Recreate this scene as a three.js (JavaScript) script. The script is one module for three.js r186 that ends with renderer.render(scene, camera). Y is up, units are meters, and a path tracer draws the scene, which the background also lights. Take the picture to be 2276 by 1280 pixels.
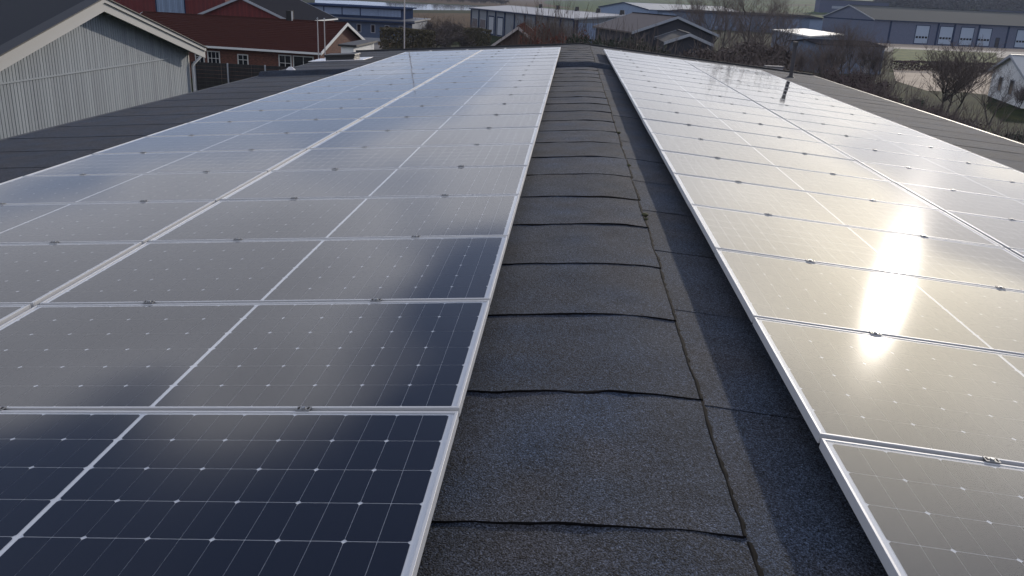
import * as THREE from 'three';
import { RoundedBoxGeometry } from 'three/addons/geometries/RoundedBoxGeometry.js';
import { mergeGeometries } from 'three/addons/utils/BufferGeometryUtils.js';

// ------------------------------------------------------------------ camera, sky, sun, exposure
const scene = new THREE.Scene();
const FOCAL = 1877.8, PITCH = 0.3342, YAW = 0.0545, ROLL = 0.0477, EYE = 7;      // focal length in photo pixels (2276 x 1280)
const camera = new THREE.PerspectiveCamera(2 * Math.atan(640 / FOCAL) * 180 / Math.PI, 2276 / 1280, 0.05, 4000);
const fwd = new THREE.Vector3(-Math.sin(YAW) * Math.cos(PITCH), -Math.sin(PITCH), -Math.cos(YAW) * Math.cos(PITCH));
const rgt0 = new THREE.Vector3(Math.cos(YAW), 0, -Math.sin(YAW)), up0 = new THREE.Vector3().crossVectors(rgt0, fwd);
const rgt = rgt0.clone().multiplyScalar(Math.cos(ROLL)).addScaledVector(up0, Math.sin(ROLL));
const upv = up0.clone().multiplyScalar(Math.cos(ROLL)).addScaledVector(rgt0, -Math.sin(ROLL));
camera.position.set(0, EYE, 0);
camera.quaternion.setFromRotationMatrix(new THREE.Matrix4().makeBasis(rgt, upv, fwd.clone().negate()));
camera.updateMatrixWorld();

const SUN_EL = 13.2, SUN_AZ = 24.3;                                               // degrees; azimuth from -z towards +x
const rad = (d) => d * Math.PI / 180;
const sunDir = new THREE.Vector3(Math.cos(rad(SUN_EL)) * Math.sin(rad(SUN_AZ)), Math.sin(rad(SUN_EL)), -Math.cos(rad(SUN_EL)) * Math.cos(rad(SUN_AZ)));
const sun = new THREE.DirectionalLight(new THREE.Color(1.0, 0.91, 0.8), 2.1);
sun.position.copy(sunDir).multiplyScalar(120); sun.target.position.set(0, 3, -20); sun.position.add(sun.target.position);
sun.castShadow = true; sun.shadow.radius = 2; sun.shadow.mapSize.set(4096, 4096);
Object.assign(sun.shadow.camera, { left: -120, right: 120, top: 120, bottom: -120, near: 1, far: 500 });
scene.add(sun, sun.target);

function mulberry(a) { return () => { a |= 0; a = a + 0x6D2B79F5 | 0; let t = Math.imul(a ^ a >>> 15, 1 | a); t = t + Math.imul(t ^ t >>> 7, 61 | t) ^ t; return ((t ^ t >>> 14) >>> 0) / 4294967296; }; }
function hash3(x, y, z) { let h = Math.imul(x, 374761393) ^ Math.imul(y, 668265263) ^ Math.imul(z, 2147483647 - 1999); h = Math.imul(h ^ h >>> 13, 1274126177); return ((h ^ h >>> 16) >>> 0) / 4294967296; }
const sm = (t) => t * t * (3 - 2 * t);
function noise2(x, y, s = 0, px = 0, py = 0) {                                    // value noise; px, py: periods
  let ix = Math.floor(x), iy = Math.floor(y); const fx = sm(x - ix), fy = sm(y - iy); let jx = ix + 1, jy = iy + 1;
  if (px) { ix = ((ix % px) + px) % px; jx = ((jx % px) + px) % px; } if (py) { iy = ((iy % py) + py) % py; jy = ((jy % py) + py) % py; }
  const a = hash3(ix, iy, s), b = hash3(jx, iy, s), c = hash3(ix, jy, s), d = hash3(jx, jy, s);
  return a + (b - a) * fx + (c - a) * fy + (a - b - c + d) * fx * fy;
}
function fbm(x, y, s, oct = 4) { let v = 0, a = 0.5, f = 1, t = 0; for (let i = 0; i < oct; i++) { v += a * noise2(x * f, y * f, s + i * 17); t += a; a *= 0.5; f *= 2.03; } return v / t; }
const lerp = (a, b, t) => a + (b - a) * t, clamp = (v, a = 0, b = 1) => Math.min(b, Math.max(a, v)), sstep = (a, b, x) => sm(clamp((x - a) / (b - a)));

// broken autumn cloud: one layer of cloud seen in perspective, blue between, brighter and warmer round the low sun
const SKY_GAIN = 1.0, CLOUD_X = 11.064, CLOUD_Y = 59.413, CLOUD_F = 1.128, CLOUD_SEED = 293;
function skyAt(x, y, z, out) {
  const c = clamp(x * sunDir.x + y * sunDir.y + z * sunDir.z, -1, 1), th = Math.acos(c) * 180 / Math.PI, e = Math.max(y, 0), k = Math.pow(1 - e, 3), glow = Math.exp(-(th * th) / 270), far = Math.exp(-th / 30);
  const r = lerp(0.095, 0.43, k) + 1.15 * glow, g = lerp(0.145, 0.52, k) + 1.0 * glow, b = lerp(0.3, 0.7, k) + 0.78 * glow;
  const d = fbm(x / (e + 0.16) * CLOUD_F + CLOUD_X, z / (e + 0.16) * CLOUD_F + CLOUD_Y, CLOUD_SEED, 3), cov = sstep(0.37, 0.61, d), thick = sstep(0.5, 0.85, d);
  const lit = (0.66 + 0.34 * sstep(0.03, 0.34, e)) * (0.95 + 0.25 * far + 1.9 * glow) * lerp(1.05, 0.86, thick);
  const cr = lit * (0.92 + 0.2 * glow), cg = lit * (0.94 + 0.075 * glow), cb = lit * (1.035 - 0.21 * glow), m = cov * lerp(0.96, 0.7, k * k);
  out[0] = lerp(r, cr, m) * SKY_GAIN; out[1] = lerp(g, cg, m) * SKY_GAIN; out[2] = lerp(b, cb, m) * SKY_GAIN;
}
{
  const W = 1024, H = 512, data = new Float32Array(W * H * 4), o = [0, 0, 0];
  for (let j = 0; j < H; j++) for (let i = 0; i < W; i++) {
    const el = ((j + 0.5) / H - 0.5) * Math.PI, az = ((i + 0.5) / W - 0.5) * 2 * Math.PI, q = (j * W + i) * 4;
    skyAt(Math.cos(el) * Math.cos(az), Math.sin(el), Math.cos(el) * Math.sin(az), o);
    data[q] = o[0]; data[q + 1] = o[1]; data[q + 2] = o[2]; data[q + 3] = 1;
  }
  const t = new THREE.DataTexture(data, W, H, THREE.RGBAFormat, THREE.FloatType);
  t.mapping = THREE.EquirectangularReflectionMapping; t.magFilter = t.minFilter = THREE.LinearFilter; t.needsUpdate = true;
  scene.background = t; scene.environment = t;
}
const renderer = new THREE.WebGLRenderer({ antialias: true });
renderer.toneMapping = THREE.LinearToneMapping;
renderer.toneMappingExposure = 1.1;
renderer.shadowMap.enabled = true;

// ------------------------------------------------------------------ helpers
const ray = (px, py) => new THREE.Vector3().addScaledVector(rgt, (px - 1138) / FOCAL).addScaledVector(upv, -(py - 640) / FOCAL).add(fwd);
const V = (px, py, z) => { const r = ray(px, py); r.multiplyScalar(z / r.z); r.y += EYE; return r; };          // the point of that sight line at depth z
const G = (px, py, y = 0) => { const r = ray(px, py); r.multiplyScalar((y - EYE) / r.y); r.y += EYE; return r; }; // ... at height y
const taken = {};
function numbered(n) { const k = taken[n] = (taken[n] ?? -1) + 1; return k ? `${n}_${String(k).padStart(3, '0')}` : n; }
function shadows(o) { o.castShadow = true; o.receiveShadow = true; return o; }
function part(name, geo, m, parent, label) { const o = shadows(new THREE.Mesh(geo, m)); o.name = name; if (label) o.userData.label = label; parent.add(o); return o; }
function thing(name, label, category, pos = [0, 0, 0], ry = 0, group) {
  const o = new THREE.Group(); o.name = numbered(name); o.position.set(...pos); o.rotation.y = ry; o.userData = { label, category }; if (group) o.userData.group = group; scene.add(o); return o;
}
function solid(name, label, category, geo, m, pos = [0, 0, 0], ry = 0, group) { const o = shadows(new THREE.Mesh(geo, m)); o.name = numbered(name); o.position.set(...pos); o.rotation.y = ry; o.userData = { label, category }; if (group) o.userData.group = group; scene.add(o); return o; }
function struct(name, geo, m, label) { const o = shadows(new THREE.Mesh(geo, m)); o.name = numbered(name); o.userData = { kind: 'structure', label }; scene.add(o); return o; }
function box(w, h, d, x = 0, y = 0, z = 0) { const g = new THREE.BoxGeometry(w, h, d); g.translate(x, y, z); return g; }   // centred
function bx(x0, x1, y0, y1, z0, z1) { return box(x1 - x0, y1 - y0, z1 - z0, (x0 + x1) / 2, (y0 + y1) / 2, (z0 + z1) / 2); }
function metric(g, s = 1) {                                                       // uv in metres, by the way each face points
  g = g.index ? g.toNonIndexed() : g; const p = g.attributes.position, n = g.attributes.normal, uv = new Float32Array(p.count * 2);
  for (let i = 0; i < p.count; i++) {
    const ax = Math.abs(n.getX(i)), ay = Math.abs(n.getY(i)), az = Math.abs(n.getZ(i)); let u, v;
    if (ay > ax && ay > az) { u = p.getX(i); v = p.getZ(i); } else if (ax > az) { u = p.getZ(i); v = p.getY(i); } else { u = p.getX(i); v = p.getY(i); }
    uv[i * 2] = u / s; uv[i * 2 + 1] = v / s;
  }
  g.setAttribute('uv', new THREE.BufferAttribute(uv, 2)); return g;
}
const merge = (a) => mergeGeometries(a.map((g) => (g.index ? g.toNonIndexed() : g)).map((g) => { const q = new THREE.BufferGeometry(); q.setAttribute('position', g.attributes.position); q.setAttribute('normal', g.attributes.normal); q.setAttribute('uv', g.attributes.uv ?? new THREE.BufferAttribute(new Float32Array(g.attributes.position.count * 2), 2)); return q; }));
function cyl(r0, r1, h, seg = 12, x = 0, y = 0, z = 0) { const g = new THREE.CylinderGeometry(r1, r0, h, seg); g.translate(x, y + h / 2, z); return g; }  // r0 at the foot
function grid(nx, nz, f, uvs = 1, tint) {                                        // sheet: f(s, t) -> [x, y, z]; uv in metres over uvs
  const P = [], U = [], I = [], C = [];
  for (let j = 0; j <= nz; j++) for (let i = 0; i <= nx; i++) { const q = f(i / nx, j / nz); P.push(q[0], q[1], q[2]); U.push((q[3] ?? q[0]) / uvs, (q[4] ?? q[2]) / uvs); if (tint) C.push(...tint(q, i / nx, j / nz)); }
  for (let j = 0; j < nz; j++) for (let i = 0; i < nx; i++) { const a = j * (nx + 1) + i, b = a + 1, c = a + nx + 1, d = c + 1; I.push(a, b, c, b, d, c); }
  const g = new THREE.BufferGeometry(); g.setAttribute('position', new THREE.Float32BufferAttribute(P, 3)); g.setAttribute('uv', new THREE.Float32BufferAttribute(U, 2));
  if (tint) g.setAttribute('color', new THREE.Float32BufferAttribute(C, 3)); g.setIndex(I); g.computeVertexNormals(); return g;
}
function prism(pts, z0, z1) {                                                    // polygon in x, y pushed from z0 to z1
  const g = new THREE.ExtrudeGeometry(new THREE.Shape(pts.map((p) => new THREE.Vector2(...p))), { depth: z1 - z0, bevelEnabled: false }); g.translate(0, 0, z0); return g;
}
function tex(n, f, srgb = true, m = n) {                                         // f(i, j) -> [r, g, b] 0..1
  const d = new Uint8Array(n * m * 4);
  for (let j = 0; j < m; j++) for (let i = 0; i < n; i++) { const c = f(i, j), q = (j * n + i) * 4; d[q] = clamp(c[0]) * 255; d[q + 1] = clamp(c[1]) * 255; d[q + 2] = clamp(c[2]) * 255; d[q + 3] = 255; }
  const t = new THREE.DataTexture(d, n, m); t.wrapS = t.wrapT = THREE.RepeatWrapping; t.magFilter = THREE.LinearFilter; t.minFilter = THREE.LinearMipmapLinearFilter; t.generateMipmaps = true; t.anisotropy = 8; if (srgb) t.colorSpace = THREE.SRGBColorSpace; t.needsUpdate = true; return t;
}
const lin = (r, g, b) => new THREE.Color().setRGB(r, g, b);
const mat = (r, g, b, rough = 0.8, extra = {}) => new THREE.MeshStandardMaterial({ color: lin(r, g, b), roughness: rough, metalness: 0, ...extra });

// ------------------------------------------------------------------ textures and materials
const N1 = 1024;
const granule = new Float32Array(N1 * N1);
{
  const rnd = mulberry(11), a = new Float32Array(N1 * N1); for (let i = 0; i < a.length; i++) a[i] = rnd();
  for (let j = 0; j < N1; j++) for (let i = 0; i < N1; i++) {                    // mineral grains of 2 to 3 mm
    const q = (x, y) => a[((y + N1) % N1) * N1 + ((x + N1) % N1)];
    granule[j * N1 + i] = 0.34 * q(i, j) + 0.14 * (q(i + 1, j) + q(i - 1, j) + q(i, j + 1) + q(i, j - 1)) + 0.10 * noise2(i / 5, j / 5, 3, Math.round(N1 / 5), Math.round(N1 / 5));
  }
}
const feltMap = tex(N1, (i, j) => {
  const g = (granule[j * N1 + i] - 0.5) * 1.35, w = noise2(i / 64, j / 64, 9, 16, 16) - 0.5, p = noise2(i / 128, j / 128, 21, 8, 8), s = hash3(i >> 1, j >> 1, 77);
  const l = 0.212 + g * 0.5 + w * 0.03 + (s > 0.985 ? 0.14 : 0), br = (p - 0.5) * 0.03;
  return [l * 0.91 + br, l * 1.0, l * 1.17 - br];
});
const feltBump = tex(N1, (i, j) => { const g = granule[j * N1 + i]; return [g, g, g]; }, false);
const FELT_TILE = 1.7;
const feltMat = new THREE.MeshPhysicalMaterial({ map: feltMap, bumpMap: feltBump, bumpScale: 0.003, roughness: 0.9, specularIntensity: 0.5, vertexColors: true });
const bitumenMat = new THREE.MeshPhysicalMaterial({ color: lin(0.0045, 0.0042, 0.0046), roughness: 0.9, specularIntensity: 0.15 });
const aluMat = mat(0.55, 0.555, 0.56, 0.55, { metalness: 0.2 });
const aluDullMat = mat(0.32, 0.33, 0.34, 0.45, { metalness: 0.85 });
const clampMat = mat(0.22, 0.223, 0.226, 0.5, { metalness: 0.4 });
const holeMat = mat(0.004, 0.004, 0.004, 0.9);
const steelMat = mat(0.4, 0.4, 0.38, 0.35, { metalness: 0.9 });
const under = (o) => new THREE.MeshPhysicalMaterial({ roughness: 1, specularIntensity: 0, ...o });   // seen through the bonded glass: no gloss of its own
const backMat = under({ color: lin(0.62, 0.64, 0.66) });
const cellMats = [[0.0095, 0.0105, 0.0165], [0.0105, 0.0115, 0.0185], [0.0088, 0.0098, 0.0155]].map((c) => under({ color: lin(...c) }));
const glassMat = new THREE.MeshPhysicalMaterial({ color: 0xffffff, roughness: 0.052, metalness: 0, transmission: 1, thickness: 0, ior: 1.5 });
// far panels: the print of cells under the glass
const CELL_U = 0.0843, CELL_V = 0.1675, MID = 0.015, PL = 2.094, PW = 1.038;
const sheetMap = tex(512, (j, i) => {
  const v = (j + 0.5) / 512 * 1.03 - 0.515, u = (i + 0.5) / 1024 * 2.086 - 1.043, a = Math.abs(u) - MID / 2;
  const fu = ((a % CELL_U) + CELL_U) % CELL_U, fv = (((v + 3 * CELL_V) % CELL_V) + CELL_V) % CELL_V, a2 = ((a % (2 * CELL_U)) + 2 * CELL_U) % (2 * CELL_U);
  const eu = Math.min(fu, CELL_U - fu), ev = Math.min(fv, CELL_V - fv), ed = Math.min(a2, 2 * CELL_U - a2);
  const white = a < 0 || a > 12 * CELL_U || Math.abs(v) > 3 * CELL_V || eu < 0.0008 || ev < 0.0016 || ev + ed < 0.009;
  const k = white ? 0.78 : 0.105; return white ? [k, k * 1.01, k * 1.02] : [k * 0.95, k, k * 1.3];
}, true, 1024);
const sheetMat = under({ map: sheetMap });

// ------------------------------------------------------------------ the building underfoot
const APEX_X = 0.336, APEX_Y = EYE - 1.226, SLOPE = 0.0804, LIFT = 0.135;        // panel planes meet at the apex; felt lies LIFT below
const TS = Math.tan(SLOPE), FELT_Y = APEX_Y - LIFT / Math.cos(SLOPE), EAVE = 7.05, Z_NEAR = 3.2, Z_FAR = -27.1;
const feltY = (x) => { const d = Math.abs(x - APEX_X), r = 0.2; return FELT_Y - (d < r ? TS * (d * d / (2 * r) + r / 2) : TS * d); };   // rounded at the ridge
const hall = thing('felt_roofed_hall', 'low pitched hall roofed in dark mineral felt, carrying all the solar panels', 'building');
const darkFascia = mat(0.018, 0.019, 0.021, 0.6), hallWall = mat(0.22, 0.21, 0.2, 0.85);
{
  const yE = feltY(APEX_X + EAVE);
  const pts = [[APEX_X - EAVE + 0.3, 0], [APEX_X + EAVE - 0.3, 0], [APEX_X + EAVE - 0.3, yE - 0.1], [APEX_X, FELT_Y - 0.06], [APEX_X - EAVE + 0.3, yE - 0.1]];
  part('wall', metric(prism(pts, Z_FAR + 0.25, Z_NEAR + 3)), hallWall, hall);
  const deck = []; for (const s of [-1, 1]) deck.push(grid(6, 2, (a, b) => { const x = APEX_X + s * EAVE * a; return [x, feltY(x) - 0.012, s > 0 ? lerp(Z_FAR, Z_NEAR + 3, b) : lerp(Z_NEAR + 3, Z_FAR, b)]; }));
  part('roof_deck', merge(deck), darkFascia, hall);
  // felt laid in metre-wide strips from ridge to eave, each lapping over the next
  const rnd = mulberry(5), lapMat = under({ color: lin(0.014, 0.014, 0.016) });
  for (const s of [-1, 1]) for (let k = 0; k < 31; k++) {
    const z1 = Z_NEAR - k * 1.0, z0 = Math.max(z1 - 1.07, Z_FAR - 0.02), ou = rnd() * 7, ov = rnd() * 7, tone = 0.92 + rnd() * 0.16, warm = (rnd() - 0.5) * 0.05, ph = rnd() * 9;
    if (z1 < Z_FAR + 0.1) continue;
    const g = grid(30, 4, (a, t) => {
      const x = APEX_X + s * lerp(0.02, EAVE + 0.015, a), tt = s > 0 ? t : 1 - t;
      const lap = 0.002 + 0.0022 * tt + 0.0015 * noise2(a * 9 + ph, tt * 2, k + 50) + 0.004 * Math.max(0, noise2(a * 16, 2.5, k + 90) - 0.62) * (tt > 0.95 ? 3 : 0), wob = tt > 0.9 ? (noise2(a * 22, ph, k) - 0.5) * 0.012 : 0;
      const z = lerp(z0, z1, tt) + wob; return [x, feltY(x) + lap, z, x + ou, z + ov];
    }, FELT_TILE, (q) => { const f = tone * (0.84 + 0.32 * fbm(q[0] * 0.9, q[2] * 0.9, 31, 3)); return [f * (1 + warm), f, f * (1 - warm)]; });
    const st = part('felt_strip', g, feltMat, hall);
    const edge = grid(60, 1, (a, t) => { const x = APEX_X + s * lerp(0.02, EAVE + 0.015, a), z = z1 + (noise2(a * 22, ph, k) - 0.5) * 0.012, y = feltY(x) + 0.0055 + 0.001 * noise2(a * 40, 1, k); const tt = s > 0 ? t : 1 - t; return [x, y - tt * 0.006, z + 0.001 + 0.003 * tt * noise2(a * 55, 3, k + 3)]; });
    if (s < 0 || k % 3 === 2) part('lap_edge', edge, lapMat, st);
  }
  // ridge capping: pieces lapped towards the viewer, with bitumen pressed out along their edges
  const SEAM = 0.222, CAPL = -0.78;
  for (let k = 0; k < 36; k++) {
    const z1 = 0.455 - k * 0.815 + (hash3(k, 1, 4) - 0.5) * 0.07, z0 = Math.max(z1 - 0.89, Z_FAR - 0.03); if (z1 < Z_FAR + 0.15) continue;
    const ou = hash3(k, 2, 2) * 5, ov = hash3(k, 3, 2) * 5, tone = 0.84 + hash3(k, 5, 5) * 0.26, warm = (hash3(k, 9, 5) - 0.4) * 0.06;
    const edgeZ = (a) => z1 + (noise2(a * 3.2, k * 3.1, 8) - 0.5) * 0.022 + (noise2(a * 12, k * 1.7, 12) - 0.5) * 0.012;
    const seamX = (z) => APEX_X + SEAM + (noise2(z * 3.1, 0.5, 19) - 0.5) * 0.012 + (noise2(z * 14, 0.5, 23) - 0.5) * 0.005 + (0.5 - hash3(k, 6, 1)) * 0.012;
    const lapY = (a, t) => 0.0062 + 0.0032 * t + 0.003 * noise2(a * 4, t * 3 + k, 14) + 0.005 * Math.pow(noise2(a * 7 + t * 2, t * 5 + k * 3.7, 16), 2) + 0.003 * Math.pow(t, 6) * noise2(a * 9, k * 2.2, 15);
    const g = grid(40, 14, (a, t) => {
      const z = lerp(z0, edgeZ(a), t), x = lerp(APEX_X + CAPL, seamX(z), a); return [x, feltY(x) + lapY(a, t), z, x + ou, z + ov];
    }, FELT_TILE, (q) => { const f = tone * (0.8 + 0.4 * fbm(q[0] * 2.2, q[2] * 2.2, 41, 4)), w = (fbm(q[0] * 1.6 + 9, q[2] * 1.6, 57, 3) - 0.5) * 0.4 + warm; return [f * (1 + w), f * (1 + 0.1 * w), f * (1 - w * 0.9)]; });
    const cap = part('ridge_felt', g, feltMat, hall);
    const drop = (a) => { const n = noise2(a * 7 + k * 5.3, 2.2, 33); return n > 0.6 ? (n - 0.6) * 0.11 : 0; };
    const lip = grid(110, 3, (a, t) => {                                         // bead on the lapped edge, with blobs that ran out
      const z = edgeZ(a), x = lerp(APEX_X + CAPL, seamX(z), a), y0 = feltY(x) + lapY(a, 1) + 0.0015, n = noise2(a * 46, k * 2.3, 61); const w = 0.002 + 0.009 * n * n + drop(a);
      return [x, t === 0 ? y0 - 0.002 : t < 0.5 ? y0 - 0.0005 : t < 0.9 ? lerp(y0, feltY(x) + 0.008, 0.75) : feltY(x) + 0.002, z + (t === 0 ? -0.002 : t < 0.5 ? 0.35 * w : t < 0.9 ? 0.85 * w : w)];
    });
    part('bitumen_bead', lip, bitumenMat, cap);
    const side = grid(5, 70, (a, t) => {
      const z = lerp(z0 + 0.06, edgeZ(1), t), x = seamX(z), y0 = feltY(x) + lapY(1, t), n = noise2(z * 30, 7, 71), w = 0.009 + 0.012 * n + 0.01 * Math.max(0, noise2(z * 6, 3, 72) - 0.6) * 2.5;
      return [x - 0.004 + w * a, a === 0 ? y0 + 0.0005 : a < 0.5 ? y0 + 0.002 : a < 0.9 ? y0 - 0.001 : feltY(x) + 0.004, z];
    });
    part('bitumen_bead', side, bitumenMat, cap);
  }
  const mossMat = mat(0.05, 0.052, 0.02, 0.95);
  for (const [z, dx, r] of [[-5.62, 0.235, 0.022], [-5.5, 0.232, 0.014], [-9.3, 0.24, 0.02], [-7.4, 0.236, 0.016]]) { const g = new THREE.IcosahedronGeometry(r, 2), p = g.attributes.position; for (let i = 0; i < p.count; i++) { const q = 0.75 + 0.5 * noise2(p.getX(i) * 300, p.getZ(i) * 300 + p.getY(i) * 200, 5); p.setXYZ(i, p.getX(i) * q, p.getY(i) * q * 0.55, p.getZ(i) * q * 1.3); } g.computeVertexNormals(); g.translate(APEX_X + dx, feltY(APEX_X + dx) + 0.014, z); part('moss_tuft', g, mossMat, hall); }
  // raised break across the roof, lapped with felt
  const zr = -18.5, ribP = (x) => feltY(x);
  const rib = grid(60, 7, (a, t) => { const x = APEX_X + lerp(-EAVE, 0.75, a), prof = [[0.17, 0.004], [0.09, 0.05], [0.07, 0.085], [0.02, 0.1], [-0.02, 0.1], [-0.07, 0.085], [-0.09, 0.05], [-0.17, 0.004]][Math.round((1 - t) * 7)]; return [x, ribP(x) + prof[1] * (0.92 + 0.16 * noise2(a * 30, 1, 6)), zr + prof[0] * (0.9 + 0.2 * noise2(a * 24, 4, 7)), x, prof[0] * 1.3]; }, FELT_TILE, (q) => { const f = 0.75 + 0.3 * fbm(q[0] * 2, 3, 4, 3); return [f, f, f]; });
  part('roof_upstand', rib, feltMat, hall);
  // verge and eave trims
  for (const s of [-1, 1]) {
    const g = box(EAVE / Math.cos(SLOPE) + 0.05, 0.16, 0.05, 0, 0, 0); g.rotateZ(-s * SLOPE); g.translate(APEX_X + s * EAVE / 2, feltY(APEX_X + s * EAVE / 2) - 0.03, Z_FAR - 0.04);
    part('verge_trim', g, darkFascia, hall);
    part('eave_trim', box(0.06, 0.14, Z_NEAR + 3 - Z_FAR, APEX_X + s * (EAVE + 0.045), feltY(APEX_X + EAVE) - 0.07, (Z_NEAR + 3 + Z_FAR) / 2), darkFascia, hall);
    const gutter = new THREE.CylinderGeometry(0.07, 0.07, Z_NEAR + 3 - Z_FAR, 10, 1, true, Math.PI / 2, Math.PI); gutter.rotateX(Math.PI / 2); gutter.translate(APEX_X + s * (EAVE + 0.15), feltY(APEX_X + EAVE) - 0.1, (Z_NEAR + 3 + Z_FAR) / 2);
    part('gutter', gutter, darkFascia, hall);
  }
}

// ------------------------------------------------------------------ solar panels
const FH = 0.035, FW = 0.0095;
const frameGeo = merge([
  ...[-1, 1].map((s) => { const g = new RoundedBoxGeometry(PL, FH, FW, 1, 0.0015); g.translate(0, -FH / 2, s * (PW / 2 - FW / 2)); return g; }),
  ...[-1, 1].map((s) => { const g = new RoundedBoxGeometry(FW, FH, PW - 2 * FW - 0.0004, 1, 0.0015); g.translate(s * (PL / 2 - FW / 2), -FH / 2, 0); return g; }),
]);
const flat = (w, d, y) => { const g = new THREE.PlaneGeometry(w, d); g.rotateX(-Math.PI / 2); g.translate(0, y, 0); return g; };
const glassGeo = flat(PL - 2 * FW, PW - 2 * FW, -0.0022), backGeo = box(PL - 2 * FW, 0.002, PW - 2 * FW, 0, -0.0082, 0);
const sheetGeo = (() => { const g = new THREE.PlaneGeometry(1.03, 2.086); g.rotateX(-Math.PI / 2); g.rotateY(Math.PI / 2); g.scale((PL - 2 * FW - 0.002) / 2.086, 1, (PW - 2 * FW - 0.002) / 1.03); g.translate(0, -0.0055, 0); return g; })();
const cellGeos = [1, -1].map((s) => {                                             // half cell, corners cut on one long side
  const u = CELL_U / 2 - 0.0009, v = CELL_V / 2 - 0.0018, c = 0.0072;
  const pts = [[-u, -v], [u - c, -v], [u, -v + c], [u, v - c], [u - c, v], [-u, v]].map(([a, b]) => new THREE.Vector2(a * s, b * s));
  const g = new THREE.ExtrudeGeometry(new THREE.Shape(pts), { depth: 0.0006, bevelEnabled: false }); g.rotateX(-Math.PI / 2); g.translate(0, -0.0062, 0); return g;
});
const ORD = 'first second third fourth fifth sixth seventh eighth ninth tenth eleventh twelfth thirteenth fourteenth fifteenth sixteenth seventeenth eighteenth nineteenth twentieth twenty-first twenty-second'.split(' ');
const ROW = 1.058, GAP = 0.03;
const arrays = [
  { s: -1, x: -0.2871, y: EYE - 1.2764, z: 2.4408, where: 'beside the grey shed', cells: [[0, 4], [0, 4]] },
  { s: 1, x: 0.8627, y: EYE - 1.2686, z: 2.4283, where: 'facing the white house', cells: [[0, 2], [9, 0]] },
];
const clampGeo = merge([box(0.046, 0.004, 0.03, 0, 0.0024, 0), box(0.044, 0.03, 0.003, 0, -0.012, 0.0062), box(0.044, 0.03, 0.003, 0, -0.012, -0.0062), box(0.044, 0.09, 0.0094, 0, -0.05, 0)]);
const slotGeo = box(0.006, 0.0012, 0.017, 0, 0.0045, 0), boltGeo = cyl(0.0075, 0.0075, 0.004, 6, 0, 0.0048, 0), washerGeo = cyl(0.0105, 0.0105, 0.0012, 14, 0, 0.0046, 0);
const rndP = mulberry(77);
for (const A of arrays) {
  const ca = Math.cos(SLOPE), sa = Math.sin(SLOPE);
  const at = (u, z) => [A.x + A.s * u * ca, A.y - u * sa, z];
  for (let col = 0; col < 2; col++) for (let r = -2; r <= 20; r++) {
    if (r < 0 && col === 1) continue;
    const u = PL / 2 + col * (PL + GAP), z = -(A.z + (r - 0.5) * ROW), p = thing('solar_panel', `solar panel, ${ORD[20 - r]} from the far verge, ${col ? 'eave-side' : 'ridge-side'} column of the array ${A.where}`, 'solar panel', at(u, z), 0, `solar panels of the array ${A.where}`);
    p.rotation.z = -A.s * SLOPE + (rndP() - 0.5) * 0.004; p.rotation.x = (rndP() - 0.5) * 0.006;
    part('frame', frameGeo, aluMat, p); part('backsheet', backGeo, backMat, p); part('glass', glassGeo, glassMat, p);
    const [c0, c1] = A.cells[col];
    if (r >= c0 && r <= c1) {
      const m = cellMats[Math.floor(rndP() * 3)];
      for (let i = 0; i < 24; i++) for (let j = 0; j < 6; j++) {
        const h = i < 12 ? -1 : 1, q = i < 12 ? 11 - i : i - 12, c = part('cell', cellGeos[(q % 2 === 1) === (h > 0) ? 0 : 1], m, p);
        c.position.set(h * (MID / 2 + (q + 0.5) * CELL_U), 0, (j - 2.5) * CELL_V);
      }
    } else part('cell_print', sheetGeo, sheetMat, p);
  }
  for (let col = 0; col < 2; col++) for (const e of [0.25, 0.75]) {
    const u = e * PL + col * (PL + GAP), rail = box(0.04, 0.082, 24.3, 0, -0.075, 0);
    const ro = thing('mounting_rail', `aluminium mounting rail under the ${col ? 'eave-side' : 'ridge-side'} panels ${A.where}, ${e < 0.5 ? 'upslope' : 'downslope'} one`, 'rail', at(u, -(A.z + 9.5 * ROW)), 0, `rails under the array ${A.where}`);
    ro.rotation.z = -A.s * SLOPE; part('profile', rail, aluDullMat, ro);
    for (let k = 0; k <= 20; k++) {
      const c = thing('module_clamp', `metal clamp, ${ORD[20 - k]} seam from far verge, ${col ? 'eave-side' : 'ridge-side'} panels ${A.where}, ${e < 0.5 ? 'upslope' : 'downslope'} one`, 'clamp', at(u + (rndP() - 0.5) * 0.03, -(A.z + k * ROW)), 0, `clamps between the panels ${A.where}`);
      c.rotation.z = -A.s * SLOPE;
      part('bracket', clampGeo, clampMat, c); if (k < 9) { part('washer', washerGeo, steelMat, c); part('bolt', boltGeo, aluDullMat, c); for (const s of [-1, 1]) { const o = part('slot', slotGeo, holeMat, c); o.position.x = s * 0.016; } }
    }
  }
}
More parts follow.
